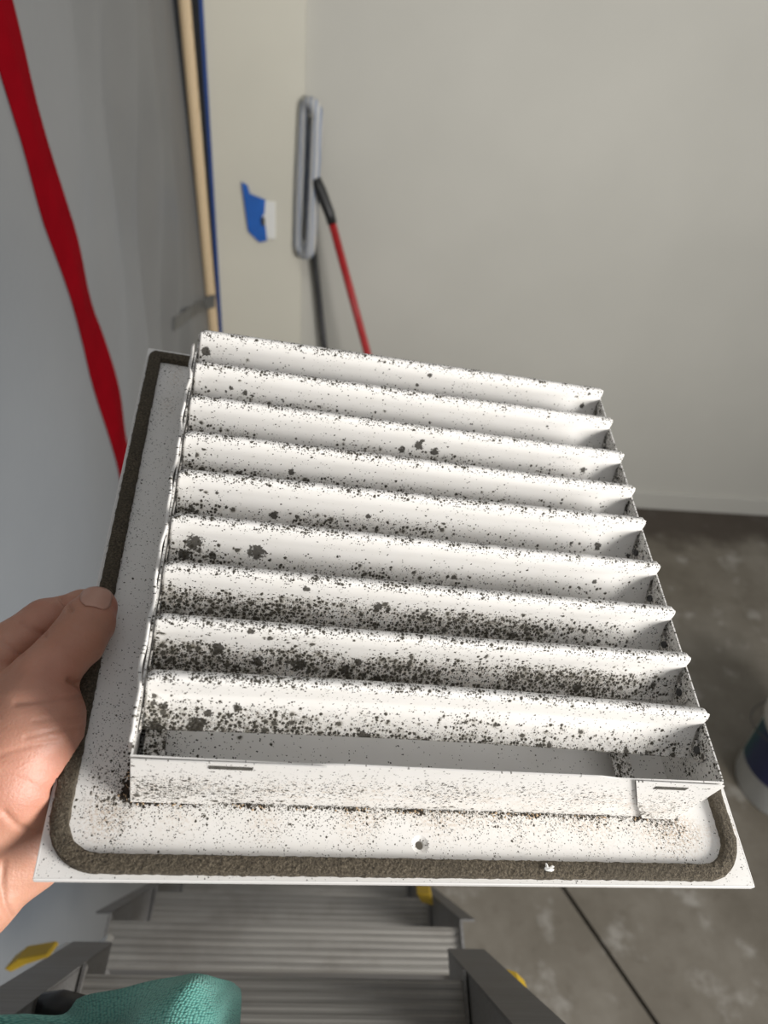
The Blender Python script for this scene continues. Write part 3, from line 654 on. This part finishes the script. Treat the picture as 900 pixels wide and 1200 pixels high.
for k in range(9):
    pts = []; A = []; B = []
    sag = [0, 0, 0, 0, 0, .3, .4, .8, -2.2][k]
    for q in range(len(ss)):
        for u in xs:
            t_ = (u-36.5)/(322-36.5); vc = vL[k]+(vR[k]-vL[k])*t_
            bow = sag*math.sin(math.pi*t_)
            ch_ = max(0, 2.2-min(u-36.5, 323-u)*.8) if q < 5 else 0     # clipped corners
            pts.append(mmv((min(u, 321.8), vc+pv[q]-bow-ch_*.5, ph[q]-ch_))); A.append(t_); B.append(ss[q]/AL)
    n_ = len(xs); fs = [(j*n_+i, j*n_+i+1, (j+1)*n_+i+1, (j+1)*n_+i) for j in range(len(ss)-1) for i in range(n_-1)]
    A = np.array(A); B = np.array(B); L_ = 286.
    n1 = noisef(A*L_, B*AL*1.5, .035, 20.+k); n2_ = noisef(A*L_, B*AL, .12, 40.+k)
    am, st = amp[k]
    left = {0: np.exp(-A/.10)+.12, 1: np.exp(-(A/.42)**4)+.10, 2: G(A, .50, .16)*.9+np.exp(-A/.12)*.7+.35, 3: 1-.75*sst(A, .55, 1), 4: 1-.8*sst(A, .45, .85), 5: 1-.7*sst(A, .5, .95), 6: 1-.75*sst(A, .62, .96), 7: 1-.55*sst(A, .75, 1), 8: .35+.75*np.exp(-A/.28)}[k]
    rightclean = 1-.85*sst(A, .86, 1.0)
    lo = {6: .50, 7: .50, 8: .58}.get(k, .60)
    z_ = sst(B, lo-.06, lo+.25)
    mould = am*left*z_*np.clip(.8+n1*1.2+n2_*.5, .1, 1.4)
    if k == 7: mould += .35*np.clip(n1*2+.3, 0, 1)*sst(B, .12, .3)*np.exp(-A/.5)
    if k == 8: mould += .75*np.exp(-(1-B)/.05)
    mould *= rightclean+.15*(k > 6)
    mould += .35*np.exp(-A/.03)*sst(B, .3, .6)
    fine = .03+1.0*np.exp(-((B-.10)/.105)**2)*np.clip(.75+n2_*1.3, .2, 1)*(1-.35*A)+.30*z_*left*am+.10*np.clip(n1+.2, 0, 1)+.05*(k > 5)
    fine[(B > .25) & (B < .5)] *= .6
    blot = .40*np.exp(-(B/.09)**2)*np.clip(.9+n2_*1.4, 0, 1.5)*(1-.4*A)
    blot += .35*np.exp(-((1-B)/.045)**2)*left*(k > 5)*np.clip(.8+n2_, 0, 1.3)
    for (bk_, bs_, bw_, br_) in BLOTS:
        if bk_ == k:
            d_ = np.hypot((A-bs_)*L_, (B-bw_)*AL); blot = np.maximum(blot, 1.15*np.clip(1-.55*d_/br_, 0, 1))
    tan = .20*z_*left*am+.12*np.clip(n1, 0, 1)*z_
    o = mesh('louvre_blade', pts, fs, M_blade, reg, smooth=True, attrs=dict(fine=np.clip(fine, 0, .9), mould=np.clip(mould, 0, 1), blot=np.clip(blot, 0, 1), tan=tan), uv=[(a_*L_/1000+10+k*1.7, b_*AL/1000+k*.9) for a_, b_ in zip(A, B)])
    s_ = o.modifiers.new('s', 'SOLIDIFY'); s_.thickness = .0007; s_.offset = 0
    # pivot ears at both ends
    for (u0, vb) in ((UR-4.6, vR[k]), (UL+1.5, vL[k])):
        ear = []
        for q in range(13):
            a_ = -math.pi/2-math.pi*.15+math.pi*1.15*q/12-math.pi/2
            ear.append((u0, vb-13+7.5*math.cos(a_), 46+7.5*math.sin(a_)))
        ear += [(u0, vb-3.0, 52), (u0, vb-3.5, 44)]
        A2 = np.array([p[1] for p in ear]*2)*0+.5
        e_ = MB().prism([mmv(p) for p in ear], (.0007, 0, 0)); n_v = len(e_.v)
        eo = mesh('pivot_ear', e_.v, e_.f, M_blade, o, attrs=dict(fine=[.45]*n_v, mould=[.35]*n_v, blot=[.18]*n_v, tan=[.2]*n_v), uv=[(p[1]+k, p[2]) for p in e_.v])
        side = -1 if u0 > 200 else 1
        MB().tube([mmv((u0+side*.2, vb-14, 45)), mmv((u0+side*1.2, vb-14, 45))], .0021, 12).build('rivet', M_dark, o)

# linkage bar standing along the left rim
V = []; Fc = []
nb = 70
for i in range(nb+1):
    t_ = i/nb; vv = 41+t_*(304-41); w_ = .5*math.sin(t_*31)+.35*math.sin(t_*73+1)
    for (du, hh) in ((-.45, 44), (-1.15, 56.6), (-.8, 57.6), (.5, 57.8), (.9, 56.8), (.45, 44)):
        V.append((UL-1.0+w_*(1 if hh > 50 else .3)+du, vv, hh+(.8*math.sin(t_*40) if hh > 50 else 0)-(4*sst(np.array(t_), .9, 1.0) if hh > 50 else 0)))
for i in range(nb):
    for k in range(5): Fc.append((i*6+k, i*6+k+1, (i+1)*6+k+1, (i+1)*6+k))
Fc += [tuple(range(6))[::-1], tuple(range(nb*6, nb*6+6))]
n_v = len(V); Va = np.array(V)
o = mesh('linkage_bar', [mmv(p) for p in V], Fc, M_blade, reg, smooth=True, attrs=dict(fine=[.14]*n_v, mould=[.0]*n_v, blot=[.0]*n_v, tan=[.1]*n_v), uv=[(p[1]/1000, p[2]/1000) for p in V])
# inner face behind the louvres: closed face panels and two upright frame bars
def flat(name, u0, u1, v0, v1, h, fn, mo, seed, th=1.0):
    a = np.linspace(u0, u1, int((u1-u0)/2)+2); b = np.linspace(v0, v1, int(max(4, (v1-v0)/2))+2)
    vs = [(x, y, h) for y in b for x in a]; n_ = len(a)
    fs = [(j*n_+i, j*n_+i+1, (j+1)*n_+i+1, (j+1)*n_+i) for j in range(len(b)-1) for i in range(n_-1)]
    A = np.array([p[0] for p in vs]); B = np.array([p[1] for p in vs])
    o = mesh(name, [mmv(p) for p in vs], fs, M_blade, reg, attrs=dict(fine=fn(A, B), mould=mo(A, B), blot=zero(A), tan=zero(A)), uv=[(p[0]/1000+seed, p[1]/1000) for p in vs])
    s_ = o.modifiers.new('s', 'SOLIDIFY'); s_.thickness = th/1000; s_.offset = 0; return o
flat('face_panel', UL+.5, UR-.5, VB+.5, VT-.5, 6, lambda A, B: .04+.45*np.exp(-(A-40)/18), lambda A, B: .3*np.exp(-(A-40)/10), 30)
for (u0, u1) in ((UL+3.5, UL+13), (UR-42, UR-31)):
    m = MB().box(((u0+u1)/2000, (VB+VT)/2000, .0205), ((u1-u0)/1000, (VT-VB-2)/1000, .0008)).box((u1/1000, (VB+VT)/2000, .0135), (.0008, (VT-VB-2)/1000, .0135))
    n_v = len(m.v)
    mesh('frame_bar', m.v, m.f, M_blade, reg, attrs=dict(fine=[.5]*n_v, mould=[.6]*n_v, blot=[.35]*n_v, tan=[.3]*n_v), uv=[(p[0]*1+p[2], p[1]) for p in m.v])

# crust of crumbs in the joint at the foot of the neck
m = MB(); m2 = MB()
for i in range(2400):
    t_ = random.random()
    u = UL+t_*(wU-12); clump = .5+noise.noise(Vector((u*.06, 3, 1)))
    if random.random() > .35+clump*.6: continue
    r = random.uniform(.25, .8)*(.6+.6*clump)
    (m if random.random() < .72 else m2).blob(mmv((u, VB-1.2-abs(random.gauss(0, 1.1)), r*.3)), r/1000, (1, 1, .7))
for i in range(160):
    (m if random.random() < .8 else m2).blob(mmv((UL-1.0-abs(random.gauss(0, 1.6)), VB+random.uniform(-2, 22)*random.random(), .3)), random.uniform(.3, 1.0)/1000, (1, 1, .7))
m.build('grime_crust', simple('black_grime', (.035, .028, .02), .95, noise_amt=.5, scale=700), reg, smooth=True)['kind'] = 'stuff'
o = m2.build('grime_crumbs', simple('tan_grime', (.42, .31, .20), .95, noise_amt=.4, scale=700), reg, smooth=True); o['kind'] = 'stuff'; o['label'] = 'tan crumbs'

# white paint chip on the gasket
c = puv(643, 1019, 5.2); ch = empty('paint_chip', VM @ Matrix.Translation(Vector(mmv(c)))); tag(ch, 'tiny white paint chip lying on the foam gasket at the front edge', 'paint chip')
m = MB().blob((0, 0, .0006), .0024, (1.3, .55, .4), .2).blob((-.0012, .0014, .0008), .0016, (.5, 1.2, .5), .2).blob((.0018, .0012, .0006), .0012, (1, .6, .5), .2)
m.build('flake', M_white, ch)

#HAND
# ------------------------------------------------------------------ the hand, one continuous surface grown round its bones
def smin(a, b, k):
    h = np.clip(.5+.5*(b-a)/k, 0, 1); return b*(1-h)+a*h-k*h*(1-h)
def cone(P, a, b, ra, rb):
    a = np.array(a, float); b = np.array(b, float); ab = b-a; t = np.clip(((P-a)@ab)/ab.dot(ab), 0, 1)
    return np.linalg.norm(P-(a+t[:, None]*ab), axis=1)-(ra+(rb-ra)*t)
def q(x, y, h): return puv(x, y, h)
J = dict(
 t0=(q(112, 713, 13.5), 11.2), t1=(q(103, 729, 15), 13.2), t2=(q(91, 749, 17), 13.8), t3=(q(70, 772, 16), 13.4), t4=(q(50, 797, 12), 16), t5=(q(32, 850, 4), 25.5), t6=(q(-2, 908, -8), 28.5),
 i0=(q(-75, 822, -10), 17), i1=(q(2, 765, 0), 13.5), i2=(q(54, 731, -4), 13), i3=(q(96, 713, -12), 10), i4=(q(135, 720, -13.5), 8),
 w=(q(-110, 1030, -35), 30), f=(q(-330, 1190, -40), 38),
 h0=(q(30, 985, -36), 21), h1=(q(-40, 1046, -38), 24),
 m0=(q(-85, 880, -28), 16), m1=(q(-10, 850, -46), 11), m2=(q(60, 830, -38), 10), m3=(q(125, 830, -14), 8.4),
 r0=(q(-70, 940, -36), 16), r1=(q(15, 915, -54), 10.5), r2=(q(90, 900, -42), 9.5), r3=(q(150, 895, -14), 8.2),
 l0=(q(-30, 985, -42), 15), l1=(q(40, 965, -56), 9), l2=(q(105, 950, -42), 8.2), l3=(q(150, 945, -13), 7.2))
chains = [(['t0', 't1', 't2', 't3', 't4', 't5', 't6', 'w'], 5), (['t5', 'i0'], 8), (['i0', 'i1', 'i2', 'i3', 'i4'], 4), (['m0', 'm1', 'm2', 'm3'], 4), (['r0', 'r1', 'r2', 'r3'], 4), (['l0', 'l1', 'l2', 'l3'], 4),
          (['w', 'f'], 6), (['i0', 'w'], 8), (['m0', 'w'], 8), (['r0', 'w'], 8), (['h0', 'h1', 'w'], 8), (['l0', 'h0'], 8), (['t6', 'h0'], 8), (['i0', 'm0'], 8), (['m0', 'r0'], 8), (['r0', 'l0'], 8), (['t6', 'r0'], 8)]
def body(P):
    fing = None; palm = None
    for names, k in chains:
        d = None
        for a_, b_ in zip(names[:-1], names[1:]):
            c_ = cone(P, J[a_][0], J[b_][0], J[a_][1], J[b_][1]); d = c_ if d is None else smin(d, c_, 3)
        if names[0] in ('t0', 'i0') and len(names) >= 5 or names[0] in ('m0', 'r0', 'l0') and len(names) == 4:
            fing = d if fing is None else smin(fing, d, 1.6)
        else: palm = d if palm is None else smin(palm, d, 9)
    d = smin(fing, palm, 6)
    return d
CRE = [  # creases: polyline in pixels with height, depth mm, width mm
 ([(70, 697, 2), (75, 703, 2), (83, 714, 2)], 1.5, 1.5), ([(27, 729, 2), (40, 737, 2), (52, 744, 4)], 1.2, 1.5), ([(0, 751, 2), (12, 757, 2), (24, 767, 4)], .8, 1.4),
 ([(82, 797, 22), (91, 801, 20), (97, 806, 18)], 2.2, 1.5), ([(20, 823, 22), (45, 821, 24), (75, 819, 22), (94, 817, 18)], .9, 1.3), ([(40, 845, 28), (75, 841, 22), (98, 838, 16)], .4, 1.0),
 ([(30, 864, 28), (65, 856, 26), (95, 852, 16)], .45, 1.1), ([(0, 884, 20), (35, 874, 27), (70, 868, 22)], .35, 1.1), ([(0, 905, 16), (30, 915, 20), (60, 930, 12)], .3, 1.2),
 ([(5, 952, 6), (20, 968, 4), (40, 974, 2), (55, 970, 0)], .8, 1.5), ([(4, 1010, -14), (2, 1035, -16), (6, 1060, -18), (14, 1075, -20)], 1.0, 1.6), ([(88, 732, 26), (100, 733, 27), (110, 736, 26)], .3, .9), ([(84, 742, 27), (96, 746, 28), (108, 749, 27)], .3, .9)]
crs = []
for pts_, dp, wd_ in CRE:
    crs.append(([q(*p) for p in pts_], dp*1.25, wd_*.9))
camL = np.array([52.7, -89.9, 387.8])
def creases(P):
    out = np.zeros(len(P)); D = P-camL
    for pts_, dp, wd_ in crs:
        best = np.full(len(P), 1e9)
        for a_, b_ in zip(pts_[:-1], pts_[1:]):
            # distance to the line where it lies on the skin facing out: compare directions from above the palm
            Pa = P; a2 = a_; b2 = b_; ab = b2-a2
            nv = nz((a2+b2)/2-camL); w1 = (Pa-a2)-np.outer((Pa-a2)@nv, nv); abp = ab-nv*ab.dot(nv)
            t = np.clip((w1@abp)/abp.dot(abp), 0, 1); best = np.minimum(best, np.linalg.norm(w1-t[:, None]*abp, axis=1))
        out += dp*np.exp(-(best/wd_)**2)*FACE
    return out
def plate_d(P, lo=-7.0):       # box of flange plus gasket kept free of flesh
    c_ = np.array([PU/2, PV/2, 0.]); b_ = np.array([PU/2+.95, PV/2+.95, 0]); qx = np.abs(P[:, 0]-c_[0])-b_[0]; qy = np.abs(P[:, 1]-c_[1])-b_[1]
    qz = np.maximum(P[:, 2]-np.where(P[:, 0] < 11, 5.0, .6), -6.7-P[:, 2])
    return np.maximum(np.maximum(qx, qy), qz)
FACE = 0.
def sdf(P): return np.maximum(body(P), -(plate_d(P)-.15))
lo = np.array([-215., -95., -80.]); hi = np.array([40., 185., 45.]); cs = 1.7
nx_, ny_, nz_ = [int((hi[i]-lo[i])/cs)+1 for i in range(3)]
gx, gy, gz = np.meshgrid(lo[0]+cs*np.arange(nx_), lo[1]+cs*np.arange(ny_), lo[2]+cs*np.arange(nz_), indexing='ij')
Pg = np.stack([gx.ravel(), gy.ravel(), gz.ravel()], 1); Dg = np.empty(len(Pg))
for i in range(0, len(Pg), 200000): Dg[i:i+200000] = sdf(Pg[i:i+200000])
Dg = Dg.reshape(nx_, ny_, nz_); Dg[0] = np.maximum(Dg[0], .1); Dg[:, 0] = np.maximum(Dg[:, 0], .1)   # closed where the forearm is cut
ins = Dg < 0
cellc = np.zeros((nx_-1, ny_-1, nz_-1)); acc = np.zeros((nx_-1, ny_-1, nz_-1, 3))
offs = [(i, j, k) for i in (0, 1) for j in (0, 1) for k in (0, 1)]
def sl(o_): return tuple(slice(o_[i], o_[i]+(nx_, ny_, nz_)[i]-1) for i in range(3))
for a_ in offs:
    for ax_ in range(3):
        if a_[ax_]: continue
        b_ = list(a_); b_[ax_] = 1; b_ = tuple(b_)
        da, db_ = Dg[sl(a_)], Dg[sl(b_)]; cr_ = (da < 0) != (db_ < 0); t = np.where(cr_, da/(da-db_+1e-12), 0)
        for c_ in range(3): acc[..., c_] += np.where(cr_, a_[c_]+(t if c_ == ax_ else 0), 0)
        cellc += cr_
act = cellc > 0; ids = -np.ones(act.shape, int); ids[act] = np.arange(act.sum())
ci = np.argwhere(act); HV = lo+cs*(ci+acc[act]/cellc[act][:, None])
HF = []
for ax_ in range(3):
    o1, o2 = [(1, 2), (2, 0), (0, 1)][ax_]
    s0 = [slice(None)]*3; s1 = [slice(None)]*3; s0[ax_] = slice(0, -1); s1[ax_] = slice(1, None)
    e = np.argwhere(ins[tuple(s0)] != ins[tuple(s1)])
    e = e[(e[:, o1] > 0) & (e[:, o2] > 0) & (e[:, o1] < ids.shape[o1]) & (e[:, o2] < ids.shape[o2])]
    flip = ins[tuple(s0)][tuple(e.T)]
    def cid(d1_, d2_):
        x = e.copy(); x[:, o1] -= d1_; x[:, o2] -= d2_; return ids[tuple(x.T)]
    qd = np.stack([cid(1, 1), cid(0, 1), cid(0, 0), cid(1, 0)], 1); qd[~flip] = qd[~flip][:, ::-1]; HF.append(qd)
HF = np.concatenate(HF); HF = HF[(HF >= 0).all(1)]
def grad(P, fn=sdf, e=.3):
    g_ = np.zeros_like(P)
    for c_ in range(3):
        d_ = np.zeros(3); d_[c_] = e; g_[:, c_] = (fn(P+d_)-fn(P-d_))/(2*e)
    return g_
bm = bmesh.new(); tmp_ = bpy.data.meshes.new('tmp'); tmp_.from_pydata([tuple(p) for p in HV], [], [tuple(map(int, f_)) for f_ in HF]); bm.from_mesh(tmp_); bpy.data.meshes.remove(tmp_)
bmesh.ops.subdivide_edges(bm, edges=bm.edges, cuts=1, use_grid_fill=True); bm.verts.index_update()
HV = np.array([v_.co[:] for v_ in bm.verts]); HF = [tuple(v_.index for v_ in f_.verts) for f_ in bm.faces]; bm.free()
edge = (HV[:, 0] < lo[0]+2.5) | (HV[:, 1] < lo[1]+2.5)
for it in range(2):
    g_ = grad(HV); nn_ = np.linalg.norm(g_, axis=1)+1e-6; s_ = np.clip(sdf(HV)/nn_, -1, 1); s_[edge] = 0; HV = HV-g_/nn_[:, None]*s_[:, None]
g_ = grad(HV); g_ /= np.linalg.norm(g_, axis=1)[:, None]+1e-6
view = camL-HV; view /= np.linalg.norm(view, axis=1)[:, None]; FACE = sst((g_*view).sum(1), -.05, .3)
HV = HV-g_*creases(HV)[:, None]
wr = np.array([noise.noise(Vector((p[0]*.05, p[1]*.16, p[2]*.1))) for p in HV]); HV += g_*(wr*.45)[:, None]
def near(p, r): return np.exp(-(np.linalg.norm(HV-p, axis=1)/r)**2)
red = near(q(135, 712, 14), 12)*.9+near(q(55, 930, 10), 26)*.55+near(q(60, 800, 20), 18)*.35+near(J['i2'][0], 20)*.35-near(q(45, 1015, -14), 24)*.6
me_h = mesh('person', [mmv(p) for p in HV], HF, M_skin, None, smooth=True, attrs=dict(red=np.clip(red, 0, 1)))
bm = bmesh.new(); bm.from_mesh(me_h.data); bmesh.ops.recalc_face_normals(bm, faces=bm.faces); bmesh.ops.smooth_vert(bm, verts=bm.verts, factor=.35, use_axis_x=True, use_axis_y=True, use_axis_z=True); bm.to_mesh(me_h.data); bm.free()
me_h.matrix_world = VM
tag(me_h, 'bare left hand at the left edge, thumb on top of the register flange', 'person')
# thumbnail laid on the tip, following the thumb
na = q(115, 690, 20); nb_ = q(109, 719, 24); ax0 = nz(nb_-na); ln = np.linalg.norm(nb_-na)
vw = nz(camL-(na+nb_)/2); sdn = nz(np.cross(ax0, vw)); upn = nz(np.cross(sdn, ax0))
Vn = []; Fn = []
NA, NB = 12, 12
for j in range(NA+1):
    tj = j/NA
    for i in range(NB+1):
        ti = i/NB*2-1; wd_ = 8.0*(1-.10*tj)*math.sqrt(max(0, 1-(max(0, tj-.65)/.37)**2*.75))
        wd_ *= math.sqrt(max(0.02, 1-(max(0, .30-tj)/.32)**2*.7))
        p = na+ax0*(ln*tj)+sdn*(wd_*ti)+upn*6
        for _ in range(18):
            d_ = body(p[None])[0]-.05; p = p-upn*d_*.8
        p = p+upn*(.35-.5*abs(ti)**6*0)
        Vn.append(p)
for j in range(NA):
    for i in range(NB): Fn.append((j*(NB+1)+i, j*(NB+1)+i+1, (j+1)*(NB+1)+i+1, (j+1)*(NB+1)+i))
nl_ = mesh('fingernail', [mmv(p) for p in Vn], Fn, M_nail, me_h, smooth=True); s_ = nl_.modifiers.new('s', 'SOLIDIFY'); s_.thickness = .0005; s_.offset = 0
